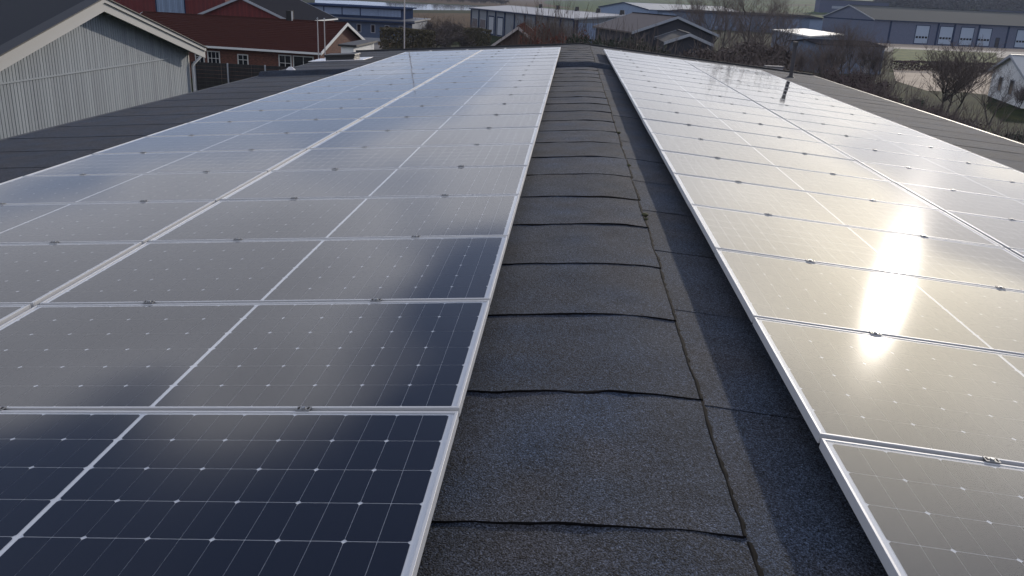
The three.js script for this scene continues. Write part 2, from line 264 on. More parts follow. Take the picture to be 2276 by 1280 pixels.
// ------------------------------------------------------------------ setting: ground, fields, water, far hill
const nz = (i, j, s, f, n) => noise2(i * f / n, j * f / n, s, f, f);
const grassMap = tex(512, (i, j) => { const a = nz(i, j, 1, 8, 512), b = nz(i, j, 2, 64, 512), c = hash3(i, j, 3); const l = 0.21 + (a - 0.5) * 0.1 + (b - 0.5) * 0.09 + (c - 0.5) * 0.1; return [l * (0.98 + (a - 0.5) * 0.4), l * 1.05, l * 0.6]; });
const soilMap = tex(512, (i, j) => { const a = nz(i, j, 4, 8, 512), b = nz(i, j, 5, 48, 512), c = hash3(i, j, 6); const l = 0.33 + (a - 0.5) * 0.1 + (b - 0.5) * 0.08 + (c - 0.5) * 0.07; return [l * 1.12, l * 0.97, l * 0.74]; });
const gravelMap = tex(512, (i, j) => { const a = nz(i, j, 7, 6, 512), b = nz(i, j, 8, 90, 512), c = hash3(i, j, 9); const l = 0.63 + (a - 0.5) * 0.12 + (b - 0.5) * 0.1 + (c - 0.5) * 0.16; return [l * 1.05, l * 0.96, l * 0.85]; });
const roadMap = tex(512, (i, j) => { const a = nz(i, j, 17, 6, 512), b = nz(i, j, 18, 80, 512), c = hash3(i, j, 19); const l = 0.37 + (a - 0.5) * 0.06 + (b - 0.5) * 0.05 + (c - 0.5) * 0.08; return [l, l * 0.98, l * 0.97]; });
const tm = (map, r = 0.95, extra = {}) => new THREE.MeshPhysicalMaterial({ map, roughness: r, specularIntensity: r > 0.9 ? 0.15 : 1, ...extra });
const grassMat = tm(grassMap, 1, { color: lin(0.42, 0.55, 0.36) }), soilMat = tm(soilMap, 1, { color: lin(0.66, 0.52, 0.42) }), gravelMat = tm(gravelMap), roadMat = tm(roadMap, 0.9);
const greenMat = tm(grassMap, 0.95, { color: lin(1.25, 1.75, 0.85) }), waterMat = mat(0.02, 0.028, 0.032, 0.06);
function poly(name, pts, y, m, label, s = 9, raw = false) {
  const w = raw ? pts : pts.map(([px, py]) => { const g = G(px, py); return [g.x, g.z]; });
  const g = new THREE.ShapeGeometry(new THREE.Shape(w.map(([x, z]) => new THREE.Vector2(x, -z)))); g.rotateX(-Math.PI / 2); g.translate(0, y, 0);
  const p = g.attributes.position, uv = g.attributes.uv; for (let i = 0; i < p.count; i++) uv.setXY(i, p.getX(i) / s, p.getZ(i) / s);
  return struct(name, g, m, label);
}
{ const g = new THREE.PlaneGeometry(5000, 5000); g.rotateX(-Math.PI / 2); g.translate(0, 0, -1200); const p = g.attributes.position, uv = g.attributes.uv; for (let i = 0; i < p.count; i++) uv.setXY(i, p.getX(i) / 14, p.getZ(i) / 14); struct('ground', g, grassMat, 'dull winter grass all round the buildings'); }
poly('field', [[-900, -520], [130, -520], [160, -2300], [-900, -2300]], 0.02, soilMat, 'bare brown field beyond the water', 40, true);
poly('field', [[1190, 14], [1345, 22], [1345, 31], [1190, 24]], 0.03, greenMat, 'green strip of field behind the long grey warehouse', 20);
poly('lake', [[700, 0], [790, 2], [900, 8], [1062, 13], [1062, 23], [900, 22], [790, 15], [700, 9]], 0.04, waterMat, 'pale strip of still water beyond the brown scrub');
poly('rough_ground', [[840, 28], [1060, 30], [1060, 70], [900, 110], [840, 100]], 0.015, soilMat, 'brown scrubby ground below the lake', 12);
poly('yard', [[735, 79], [850, 83], [862, 135], [700, 135]], 0.012, roadMat, 'grey paved yard before the blue office', 7);
poly('road', [[1930, 103], [2290, 116], [2290, 132], [2180, 126], [1930, 112]], 0.012, roadMat, 'road along the front of the long warehouse', 7);
poly('forecourt', [[1900, 92], [2290, 104], [2290, 118], [1900, 104]], 0.008, gravelMat, 'pale apron under the roller doors of the long warehouse', 7);
poly('verge', [[1985, 108], [2215, 118], [2215, 150], [1985, 142]], 0.02, greenMat, 'strip of brighter grass between road and hedge', 7);
poly('gravel_yard', [[1985, 154], [2215, 160], [2215, 214], [2150, 206], [2060, 202], [1990, 180]], 0.016, gravelMat, 'pale sandy yard beside the white house', 7);
const hillH = (x, z) => { const d = -z; return sstep(420, 1100, d) * clamp(6 + 44 * x / d, 0, 42) * sstep(-0.06, 0.06, x / d) + 3 * fbm(x / 120, z / 120, 6, 3) * sstep(420, 700, d) * sstep(0.07, 0.3, x / d) - 0.6; };
{ const g = grid(60, 40, (a, b) => { const x = lerp(-150, 1500, a), z = lerp(-1500, -360, b); return [x, hillH(x, z), z]; }, 30, (q) => { const f = fbm(q[0] / 90, q[2] / 60, 8, 3); return f > 0.6 ? [0.9, 0.85, 0.5] : [0.8, 1.6, 0.4]; }); struct('hill', g, tm(grassMap, 0.95, { vertexColors: true }), 'low green hillside behind the warehouses'); }

// ------------------------------------------------------------------ vegetation
const barkMat = mat(0.05, 0.044, 0.042, 0.9), twigMat = mat(0.14, 0.112, 0.1, 0.95), paleTwigMat = mat(0.1, 0.075, 0.06, 0.9);
const leafM = (r, g, b) => new THREE.MeshStandardMaterial({ color: lin(r, g, b), roughness: 0.85, side: THREE.DoubleSide });
const russet = leafM(0.14, 0.05, 0.032), darkGreen = leafM(0.03, 0.038, 0.022), olive = leafM(0.085, 0.07, 0.034), brownLeaf = leafM(0.1, 0.078, 0.068), plum = leafM(0.085, 0.056, 0.056), whiteLeaf = leafM(0.7, 0.68, 0.62);
class Tris { constructor() { this.P = []; this.N = []; }
  cone(a, b, r0, r1, n = 4) {
    const d = b.clone().sub(a).normalize(), u = new THREE.Vector3(Math.abs(d.y) > 0.9 ? 1 : 0, Math.abs(d.y) > 0.9 ? 0 : 1, 0).cross(d).normalize(), v = d.clone().cross(u);
    for (let i = 0; i < n; i++) {
      const q = [i, i + 1].map((k) => { const t = k / n * 2 * Math.PI; return u.clone().multiplyScalar(Math.cos(t)).addScaledVector(v, Math.sin(t)); });
      const A = a.clone().addScaledVector(q[0], r0), B = a.clone().addScaledVector(q[1], r0), C = b.clone().addScaledVector(q[0], r1), D = b.clone().addScaledVector(q[1], r1);
      for (const [p, m] of [[A, q[0]], [B, q[1]], [C, q[0]], [B, q[1]], [D, q[1]], [C, q[0]]]) { this.P.push(p.x, p.y, p.z); this.N.push(m.x, m.y, m.z); }
    }
  }
  leaf(c, s, rnd) {
    const n = new THREE.Vector3(rnd() - 0.5, rnd() - 0.3, rnd() - 0.5).normalize(), u = new THREE.Vector3(rnd() - 0.5, rnd() - 0.5, rnd() - 0.5).cross(n).normalize(), v = n.clone().cross(u), l = s * (0.7 + 0.6 * rnd()), w = l * 0.6;
    const q = [[-l, 0], [0, -w], [l, 0], [0, w]].map(([a, b]) => c.clone().addScaledVector(u, a).addScaledVector(v, b));
    for (const k of [0, 1, 2, 0, 2, 3]) { this.P.push(q[k].x, q[k].y, q[k].z); this.N.push(n.x, n.y, n.z); }
  }
  geo() { const g = new THREE.BufferGeometry(); g.setAttribute('position', new THREE.Float32BufferAttribute(this.P, 3)); g.setAttribute('normal', new THREE.Float32BufferAttribute(this.N, 3)); return g; }
}
function bareTree(seed, h, spread, stems = 1, low = 0.25) {                      // {trunk, crown} of a leafless tree h metres tall
  const rnd = mulberry(seed), T = new Tris(), C = new Tris();
  const go = (p, d, len, r, lev) => {
    let a = p.clone(), dir = d.clone(); const n = lev < 2 ? 4 : 2, out = lev < 2 ? T : C;
    for (let k = 0; k < n; k++) {
      dir.add(new THREE.Vector3((rnd() - 0.5) * 0.35, (rnd() - 0.2) * 0.22, (rnd() - 0.5) * 0.35)).normalize();
      const b = a.clone().addScaledVector(dir, len / n), r0 = r * (1 - 0.7 * k / n), r1 = r * (1 - 0.7 * (k + 1) / n); out.cone(a, b, r0, r1, lev < 2 ? 6 : lev < 4 ? 4 : 3);
      if (lev < 4 && (lev > 0 || k / n >= low)) {
        const m = lev === 0 ? 3 : lev < 3 ? 2 : 2;
        for (let i = 0; i < m; i++) { const t = rnd() * 6.283, s = 0.6 + rnd() * 0.5, side = new THREE.Vector3(Math.cos(t), 0, Math.sin(t)); go(b, dir.clone().addScaledVector(side, s * spread * (lev ? 1.0 : 1.05)).add(new THREE.Vector3(0, lev ? 0.3 : 0.1, 0)).normalize(), len * (lev === 0 ? 0.62 : 0.55) * (0.7 + rnd() * 0.5), Math.max(r1 * 0.6, 0.0105), lev + 1); }
      }
      a = b;
    }
  };
  for (let s = 0; s < stems; s++) { const t = rnd() * 6.283, k = stems > 1 ? 0.35 : 0.06; go(new THREE.Vector3((rnd() - 0.5) * 0.4 * (stems - 1), -0.1, (rnd() - 0.5) * 0.4 * (stems - 1)), new THREE.Vector3(Math.cos(t) * k, 1, Math.sin(t) * k).normalize(), h * 0.62, h * 0.016, 0); }
  let top = 0; for (let i = 1; i < C.P.length; i += 3) top = Math.max(top, C.P[i]); const k = h / top; const f = (g) => g.scale(k, k, k); return { trunk: f(T.geo()), crown: f(C.geo()) };
}
const treeKinds = [bareTree(101, 10, 0.8, 1, 0.2), bareTree(202, 10, 0.65, 2, 0.2), bareTree(303, 10, 0.9, 2, 0.2), bareTree(404, 5, 0.85, 5, 0.1)];
function tree(kind, x, z, h, ry, label, group, y = 0, wide = 1) {
  const t = thing('bare_tree', label, 'tree', [x, y, z], ry, group), s = h / (kind === 3 ? 5 : 10); t.scale.set(s * wide, s, s * wide);
  part('trunk', treeKinds[kind].trunk, barkMat, t); part('crown', treeKinds[kind].crown, twigMat, t); return t;
}
function bushGeo(seed, n, leaf, dens = 1) {                                      // unit shrub: 1 m tall, 1 m wide
  const rnd = mulberry(seed), S = new Tris(), L = new Tris();
  for (let k = 0; k < 46; k++) { let a = new THREE.Vector3((rnd() - 0.5) * 0.2, 0, (rnd() - 0.5) * 0.2), d = new THREE.Vector3(rnd() - 0.5, 0.7 + rnd() * 0.5, rnd() - 0.5).normalize(); const l = 0.5 + rnd() * 0.5; for (let i = 0; i < 4; i++) { const b = a.clone().addScaledVector(d, l / 4); S.cone(a, b, 0.008 - i * 0.0016, 0.0064 - i * 0.0016, 3); if (i > 0) for (let q = 0; q < 2; q++) { const e = d.clone().add(new THREE.Vector3(rnd() - 0.5, rnd() - 0.3, rnd() - 0.5)).normalize(); S.cone(b, b.clone().addScaledVector(e, 0.14 + rnd() * 0.12), 0.0035, 0.0012, 3); } a = b; d.add(new THREE.Vector3((rnd() - 0.5) * 0.5, 0, (rnd() - 0.5) * 0.5)).normalize(); } }
  const lobes = []; for (let k = 0; k < 9; k++) lobes.push([(rnd() - 0.5) * 0.62, 0.2 + rnd() * 0.58, (rnd() - 0.5) * 0.62, 0.13 + rnd() * 0.13]);
  for (let k = 0; k < n; k++) { const b = lobes[Math.floor(rnd() * 9)]; const v = new THREE.Vector3(rnd() - 0.5, rnd() - 0.5, rnd() - 0.5).normalize().multiplyScalar(b[3] * Math.pow(rnd(), 0.4)); L.leaf(new THREE.Vector3(b[0] + v.x, Math.max(0.03, b[1] + v.y), b[2] + v.z), leaf, rnd); }
  return { stem: S.geo(), foliage: L.geo() };
}
const bushKinds = [bushGeo(11, 1700, 0.022), bushGeo(12, 700, 0.018), bushGeo(13, 2600, 0.026)];
function bush(kind, x, z, h, w, m, label, group, ry = 0, y = 0, stem = twigMat) {
  const t = thing('shrub', label, 'shrub', [x, y, z], ry, group); t.scale.set(w, h, w);
  part('stem', bushKinds[kind].stem, stem, t); part('foliage', bushKinds[kind].foliage, m, t); return t;
}
function hedge(name, label, A, B, h, w, m, n, leaf = 0.09) {
  const rnd = mulberry(n), T = new Tris(), dx = B.x - A.x, dz = B.z - A.z, len = Math.hypot(dx, dz), S = new Tris();
  for (let k = 0; k < n; k++) { const s = rnd() * len, e = rnd(); const top = h * (0.9 + 0.16 * noise2(s * 0.9, 1, n)); let y = rnd() * top, q = (rnd() - 0.5) * w; if (e < 0.45) y = top - rnd() * 0.12; else if (e < 0.9) q = Math.sign(q) * (w / 2 - rnd() * 0.1); T.leaf(new THREE.Vector3(s - len / 2, y, q), leaf, rnd); }
  for (let s = 0.2; s < len; s += 0.6) S.cone(new THREE.Vector3(s - len / 2, 0, (rnd() - 0.5) * 0.3), new THREE.Vector3(s - len / 2 + (rnd() - 0.5) * 0.3, h * 0.85, (rnd() - 0.5) * 0.4), 0.04, 0.012, 4);
  const t = thing(name, label, 'hedge', [(A.x + B.x) / 2, 0, (A.z + B.z) / 2], -Math.atan2(dz, dx)); part('stem', S.geo(), twigMat, t); part('foliage', T.geo(), m, t); return t;
}

// ------------------------------------------------------------------ buildings
const paneMat = mat(0.012, 0.014, 0.018, 0.12), whiteTrim = mat(0.7, 0.7, 0.68, 0.6), greyTrim = mat(0.35, 0.37, 0.4, 0.6);
const brickMap = tex(512, (i, j) => { const row = Math.floor(j / 16), x = i + (row % 2) * 20, bi = Math.floor(x / 40), jx = x % 40, jy = j % 16, h = hash3(bi % 13, row % 32, 2), n = hash3(i, j, 5) * 0.06; if (jx < 2 || jy < 2) return [0.42 + n, 0.38 + n, 0.35 + n]; const l = 0.36 + h * 0.14 + n; return [l * 1.12, l * 0.7, l * 0.55]; });
const plankMap = tex(512, (i, j) => { const k = Math.floor(i / 32), e = i % 32, n = nz(i * 4, j, 3, 32, 512) * 0.1 + hash3(i, j >> 2, 5) * 0.05, l = (e < 2 ? 0.4 : 0.82 + hash3(k, 1, 1) * 0.16) * (0.92 + n); return [l, l, l]; });
const sheetWallMap = tex(256, (i, j) => { const e = i % 16, l = 0.8 + 0.1 * Math.cos(e / 16 * 6.283) + 0.05 * (nz(i, j, 4, 8, 256) - 0.5); return [l, l, l]; });
const brickMat = tm(brickMap, 0.9, { color: lin(0.62, 0.6, 0.6) }), redPlank = tm(plankMap, 0.85, { color: lin(0.17, 0.022, 0.02) }), darkPlank = tm(plankMap, 0.9, { color: lin(0.03, 0.028, 0.028) });
const bluePanel = tm(sheetWallMap, 0.6, { color: lin(0.34, 0.45, 0.65) }), greyPanel = tm(sheetWallMap, 0.6, { color: lin(0.27, 0.3, 0.34) }), navy = under({ color: lin(0.025, 0.04, 0.085) }), blueWall = tm(sheetWallMap, 0.6, { color: lin(0.1, 0.15, 0.26) });
const slateRoof = mat(0.018, 0.021, 0.027, 0.95), greyRoof = under({ color: lin(0.032, 0.032, 0.037) }), tileRoof = under({ color: lin(0.062, 0.025, 0.02) }), paleRoof = mat(0.42, 0.41, 0.4, 0.55), metalRoof = mat(0.3, 0.32, 0.33, 0.5), whiteRoof = mat(0.82, 0.81, 0.79, 0.3, { metalness: 0.5 }), whiteWall = mat(0.83, 0.83, 0.81, 0.8), darkWall = mat(0.045, 0.046, 0.055, 0.95);
function onFace(o, T, face) {                                                    // o is built on the front (z = 0, facing +z)
  const { w, d } = T.userData.size; if (face === 'right') { o.rotation.y = Math.PI / 2; o.position.set(w / 2, o.position.y, -d / 2 - o.position.x); } if (face === 'left') { o.rotation.y = -Math.PI / 2; o.position.set(-w / 2, o.position.y, -d / 2 + o.position.x); } return o;
}
function opening(T, name, u, y, w, h, { face = 'front', cols = 1, rows = 1, frame = whiteTrim, pane = paneMat, bar = 0.07, muntin = 0.035, inner = 'pane' } = {}) {
  const g = [bx(-w / 2, w / 2, 0, bar, -0.03, 0.06), bx(-w / 2, w / 2, h - bar, h, -0.03, 0.06), bx(-w / 2, -w / 2 + bar, bar, h - bar, -0.03, 0.06), bx(w / 2 - bar, w / 2, bar, h - bar, -0.03, 0.06)];
  for (let i = 1; i < cols; i++) g.push(box(muntin, h - 2 * bar, 0.06, -w / 2 + w * i / cols, h / 2, 0.01));
  for (let j = 1; j < rows; j++) g.push(box(w - 2 * bar, muntin, 0.052, 0, h * j / rows, 0.01));
  const o = part(name, merge(g), frame, T); o.position.set(u, y, 0); part(inner, bx(-w / 2 + bar, w / 2 - bar, bar, h - bar, -0.02, 0.02), pane, o); return onFace(o, T, face);
}
function house({ name, label, category = 'house', A, B, depth, ridge = 'z', eave, rise, over = 0.35, end = 0.25, wall, roof, roofPale, barge, courses = 0, thick = 0.14, group, fascia }) {
  const w = Math.hypot(B.x - A.x, B.z - A.z), T = thing(name, label, category, [(A.x + B.x) / 2, 0, (A.z + B.z) / 2], -Math.atan2(B.z - A.z, B.x - A.x), group); T.userData.size = { w, d: depth };
  const W = ridge === 'z' ? w : depth, L = ridge === 'z' ? depth : w, tn = rise / (W / 2);
  const place = (g) => { if (ridge === 'x') { g.rotateY(Math.PI / 2); g.translate(L / 2, 0, -W / 2); } return g; };
  const wg = metric(place(prism([[-W / 2, 0], [W / 2, 0], [W / 2, eave], [0, eave + rise], [-W / 2, eave]], -L, 0)), 2.2); part('wall', wg, wall, T);
  for (const s of [-1, 1]) {
    const xe = W / 2 + over, top = [], y0 = eave + rise + thick;
    if (courses) for (let i = 0; i < courses; i++) { const a = xe * i / courses, b = xe * (i + 1) / courses; top.push([a, y0 - tn * a - (i ? 0.0 : 0)], [b, y0 - tn * b + 0.035]); } else top.push([0, y0], [xe, y0 - tn * xe]);
    const pts = [...top, [xe, eave + rise - tn * xe + 0.01], [0, eave + rise + 0.01]].map(([x, y]) => [x * s, y]); if (s < 0) pts.reverse();
    part('roof_slope', metric(place(prism(pts, -L - end, end)), 2), s > 0 ? roof : (roofPale ?? roof), T);
    if (barge) { const q = [[0, y0 + 0.03], [xe, y0 - tn * xe + 0.03], [xe, y0 - tn * xe - 0.2], [0, y0 - 0.2]].map(([x, y]) => [x * s, y]); if (s < 0) q.reverse(); part('bargeboard', place(prism(q, end + 0.003, end + 0.045)), barge, T); part('bargeboard', place(prism(q, -L - end - 0.045, -L - end - 0.003)), barge, T); }
    if (fascia) part('gutter', place(bx(s > 0 ? xe : -xe - 0.1, s > 0 ? xe + 0.1 : -xe, eave - tn * over - 0.02, eave - tn * over + 0.12, -L - end, end)), fascia, T);
  }
  part('ridge_cap', place(box(0.26, 0.06, L + 2 * end, 0, eave + rise + thick + 0.02, -L / 2)), fascia && barge ? roof : roof, T); return T;
}
const P2 = (x, z) => new THREE.Vector3(x, 0, z);
// pale boarded hall beyond the eave
{
  const T = thing('boarded_shed', 'light grey shed of narrow vertical boards with pale bargeboards, beyond the eave', 'shed', [-19.86, 0, -35.07]); T.userData.size = { w: 18, d: 20 };
  const boardMats = [[0.31, 0.345, 0.37], [0.34, 0.375, 0.4], [0.285, 0.315, 0.34]].map((c) => mat(...c, 0.75)), pale = mat(0.5, 0.49, 0.46, 0.7), HW = 9.0, EV = 3.52, RS = 2.325, tn = RS / HW, DEEP = 20;
  const yTop = (z) => EV + RS * (1 - Math.abs(z) / HW), P = 0.19, rnd = mulberry(15);
  for (let z = -HW; z < HW - 0.05; z += P) {                                    // upper and lower tier of boards, each board a part
    const z1 = Math.min(z + P - 0.035, HW), mid = (z + z1) / 2, tilt = (yTop(z1) - yTop(z)), m = boardMats[Math.floor(rnd() * 3)];
    part('board', bx(0, 0.035 + rnd() * 0.006, 0, 3.3, z, z1), m, T);
    const up = box(0.035 + rnd() * 0.006, 1, z1 - z, 0.04, 0, mid), p = up.attributes.position; for (let i = 0; i < p.count; i++) p.setY(i, p.getY(i) < 0 ? 3.24 : yTop(p.getZ(i))); up.computeVertexNormals(); part('board', up, boardMats[Math.floor(rnd() * 3)], T);
  }
  part('wall', prism([[-HW, 0], [HW, 0], [HW, EV - 0.03], [0, EV + RS - 0.03], [-HW, EV - 0.03]], -DEEP, -0.01).rotateY(Math.PI / 2), mat(0.2, 0.215, 0.225, 0.85), T);
  part('flashing', bx(0.02, 0.085, 3.215, 3.27, -6.7, 8.94), boardMats[1], T); part('corner_trim', bx(-0.15, 0.07, 0, EV, -HW - 0.12, -HW - 0.003), pale, T);
  for (const s of [-1, 1]) {
    const xe = HW + 0.6, band = (lo, hi) => { const q = [[0, EV + RS + hi], [xe, EV + RS + hi - tn * xe], [xe, EV + RS + lo - tn * xe], [0, EV + RS + lo]].map(([x, y]) => [-x * s, y]); if (s > 0) q.reverse(); return q; };
    part('roof_slope', prism(band(0.03, 0.26), -DEEP - 0.5, 0.66).rotateY(Math.PI / 2), slateRoof, T);
    part('bargeboard', prism(band(-0.255, 0.08), 0.667, 0.74).rotateY(Math.PI / 2), pale, T); part('bargeboard', prism(band(0.09, 0.25), 0.7, 0.81).rotateY(Math.PI / 2), pale, T);
    part('verge_strip', prism(band(0.264, 0.31), 0.3, 0.87).rotateY(Math.PI / 2), darkFascia, T);
  }
  const dp = new Tris(); dp.cone(new THREE.Vector3(0.36, 3.16, -HW - 0.96), new THREE.Vector3(0.18, 2.74, -HW - 0.21), 0.06, 0.06, 8); dp.cone(new THREE.Vector3(0.18, 2.74, -HW - 0.21), new THREE.Vector3(0.18, 0, -HW - 0.21), 0.06, 0.06, 8); part('downpipe', dp.geo(), whiteTrim, T);
}
{ const rx = V(205, 8, -58).x - 0.4, T = house({ name: 'slate_house', label: 'dark slate roofed building behind the boarded shed', category: 'building', A: P2(rx - 30, -54), B: P2(rx, -54), depth: 8, ridge: 'x', eave: 3.0, rise: 1.93, wall: darkWall, roof: slateRoof, thick: 0.1 });
  part('ridge_flashing', box(T.userData.size.w + 0.5, 0.22, 0.5, 0, 5.0, -4), mat(0.5, 0.52, 0.55, 0.6), T); }
{ // brick house
  const T = house({ name: 'brick_house', label: 'long brown brick house with red-brown tiled roof and white windows', A: P2(-34.5, -64.1), B: P2(-18.05, -62), depth: 9.2, ridge: 'x', eave: 2.5, rise: 1.72, over: 0.5, end: 0.3, wall: brickMat, roof: tileRoof, barge: whiteTrim, courses: 17, fascia: whiteTrim });
  const at = (px) => (px - 711) / 1878 * 66.5 + 8.25;
  opening(T, 'window', at(444), 1.1, 0.75, 0.95, { cols: 2, rows: 2 }); opening(T, 'window', at(476), 1.0, 1.0, 1.05, { cols: 3, rows: 2 }); opening(T, 'window', at(542), 1.15, 0.85, 0.8, { cols: 2, rows: 2 });
  opening(T, 'window', at(636), 0.35, 1.0, 1.75, { cols: 2, rows: 3 }); opening(T, 'door', at(676), 0.1, 1.6, 2.0, { cols: 2, rows: 2 });
  part('chimney', bx(at(588) - 0.2, at(588) + 0.2, 3.8, 5.05, -4.9, -4.4), mat(0.01, 0.01, 0.011, 0.8), T); part('vent_pipe', cyl(0.06, 0.06, 1.2, 8, at(595), 3.8, -4.5), whiteTrim, T);
}
{ const a = V(432, 24, -85), b = V(645, 46, -85); const T = house({ name: 'red_barn', label: 'red boarded barn with grey roof and white eaves, gable to the brick house', category: 'barn', A: P2(a.x, -85), B: P2(b.x, -85), depth: 16, eave: 3.45, rise: 2.0, wall: redPlank, roof: greyRoof, barge: greyTrim, fascia: whiteTrim, over: 0.3 }); }
{ const T = house({ name: 'red_barn', label: 'taller red boarded barn with a pale blue sliding door', category: 'barn', A: P2(-50, -93), B: P2(-37.2, -93), depth: 10, ridge: 'x', eave: 6.6, rise: 2, wall: redPlank, roof: greyRoof, fascia: whiteTrim });
  const l = V(345, 10, -92.9), r = V(411, 10, -92.9); opening(T, 'sliding_door', (l.x + r.x) / 2 + 43.6, 0.1, r.x - l.x, 6.2, { frame: navy, pane: tm(plankMap, 0.7, { color: lin(0.27, 0.36, 0.5) }), bar: 0.12, inner: 'leaf' }); }
{ // fence of dark boards
  const a = V(424, 137, -50), b = V(700, 149, -50.5), yT = (a.y + b.y) / 2, T = thing('board_fence', 'dark horizontal board fence with pale steel posts before the brick house', 'fence', [a.x, 0, a.z], 0), len = b.x - a.x, rnd = mulberry(8);
  for (let k = 0; k < 4; k++) for (let j = 0; j < 11; j++) { const bw = len / 4; part('board', box(bw - 0.02, yT / 11 - 0.015, 0.03, bw * (k + 0.5), yT * (j + 0.5) / 11, (rnd() - 0.5) * 0.01), darkPlank, T); }
  for (const px of [434, 507, 590, 668]) { const p = V(px, 150, -50); part('post', box(0.07, yT + 0.05, 0.07, p.x - a.x, yT / 2, 0.06), greyTrim, T); }
}
for (const [px, top, z, r, lab] of [[707, 41, -57, 0.05, 'slim white pole nearer the tiled roof, by the gable of the brick house'], [722, 42, -56, 0.05, 'slim white pole before the gable point of the brick house'], [899, -120, -66, 0.055, 'tall slender flagpole standing before the brown scrub']]) {
  const p = V(px, top < 0 ? 60 : 90, z), y = V(px, top, z).y, T = thing('flagpole', lab, 'pole', [p.x, 0, z]); part('shaft', cyl(r, r * 0.6, y, 8), mat(0.5, 0.46, 0.45, 0.5), T); part('finial', new THREE.SphereGeometry(r * 1.1, 8, 6).translate(0, y, 0), greyTrim, T);
}
{ // small flat-roofed kiosk
  const a = V(758, 110, -57), b = V(786, 110, -57), yT = V(770, 103, -57).y, w = b.x - a.x, T = thing('kiosk', 'small pale flat-roofed kiosk beside the brick gable', 'kiosk', [a.x, 0, -57]);
  part('wall', bx(0, w, 0, yT, -6, 0), whiteWall, T); part('roof', bx(-0.15, w + 0.25, yT, yT + 0.12, -6.2, 0.2), darkFascia, T); part('door', bx(0.15, w - 0.12, 0, 2.1, 0.003, 0.03), greyTrim, T);
}
{ // roof hatch with pale flashing near the far eave
  const x = -6.2, z = -23.3, T = thing('roof_hatch', 'low black roof hatch on a bright metal flashing near the eave', 'roof hatch', [x, feltY(x) + 0.012, z]); T.rotation.z = SLOPE;
  part('flashing', new RoundedBoxGeometry(1.5, 0.02, 1.1, 1, 0.005), mat(0.75, 0.73, 0.72, 0.25, { metalness: 0.6 }), T); part('kerb', box(0.78, 0.08, 0.6, 0.05, 0.05, 0), darkFascia, T); const lid = new RoundedBoxGeometry(0.84, 0.06, 0.66, 2, 0.02); lid.translate(0.05, 0.12, 0); part('lid', lid, mat(0.008, 0.008, 0.009, 0.5), T);
}
{ const x = -6.3, z = -19.3, T = thing('roof_vent', 'little pale mushroom vent on the felt by the raised break', 'vent', [x, feltY(x), z]); part('stem', cyl(0.05, 0.05, 0.07, 10), greyTrim, T); part('cap', cyl(0.11, 0.04, 0.06, 12, 0, 0.06, 0), mat(0.55, 0.55, 0.55, 0.5), T); }
{ const p = V(1757, 172, -24.5), y0 = feltY(p.x), T = thing('flue_pipe', 'dark upright flue pipe on the felt by the far end of the panels', 'pipe', [p.x, y0 - 0.01, -24.5]); const h = 0.92;
  part('shaft', cyl(0.05, 0.05, h, 14), mat(0.07, 0.066, 0.07, 0.8), T); part('collar', cyl(0.12, 0.06, 0.06, 16), darkFascia, T); part('cowl', cyl(0.075, 0.075, 0.1, 14, 0, h - 0.06, 0), mat(0.05, 0.048, 0.05, 0.5), T); }
{ // blue office with clerestory
  const T = thing('office_building', 'two-tier dark blue office with pale clerestory panels and flat roofs', 'office', [-30.2, 0, -120.2], 0.012); T.userData.size = { w: 16.4, d: 14 };
  part('wall', metric(bx(-8.2, 8.2, 0, 2.75, -14, 0), 2), blueWall, T); part('roof', bx(-8.6, 8.6, 2.75, 2.95, -14.4, 0.5), mat(0.12, 0.13, 0.15, 0.6), T); part('fascia', bx(-8.62, 8.62, 2.55, 2.745, 0.5, 0.58), navy, T);
  part('clerestory_wall', bx(-8, 6.6, 2.953, 4.35, -10, -1), navy, T); part('clerestory_roof', bx(-8.2, 7.1, 4.35, 4.5, -10.4, -0.5), navy, T);
  for (let k = 0; k < 5; k++) part('clerestory_panel', bx(-6.9 + k * 2.55 + 0.12 * (k === 4 ? 0 : 1), -4.4 + k * 2.55 + (k === 4 ? 0.65 : 0), 3.3, 4.22, -0.997, -0.94), bluePanel, T);
  for (let k = 0; k < 8; k++) opening(T, 'window', -7 + k * 1.95, 1.1, 0.62, 1.1, { frame: greyTrim, pane: paneMat });
  part('base_band', bx(-8.25, 8.25, 0, 0.45, 0.003, 0.05), greyTrim, T);
}
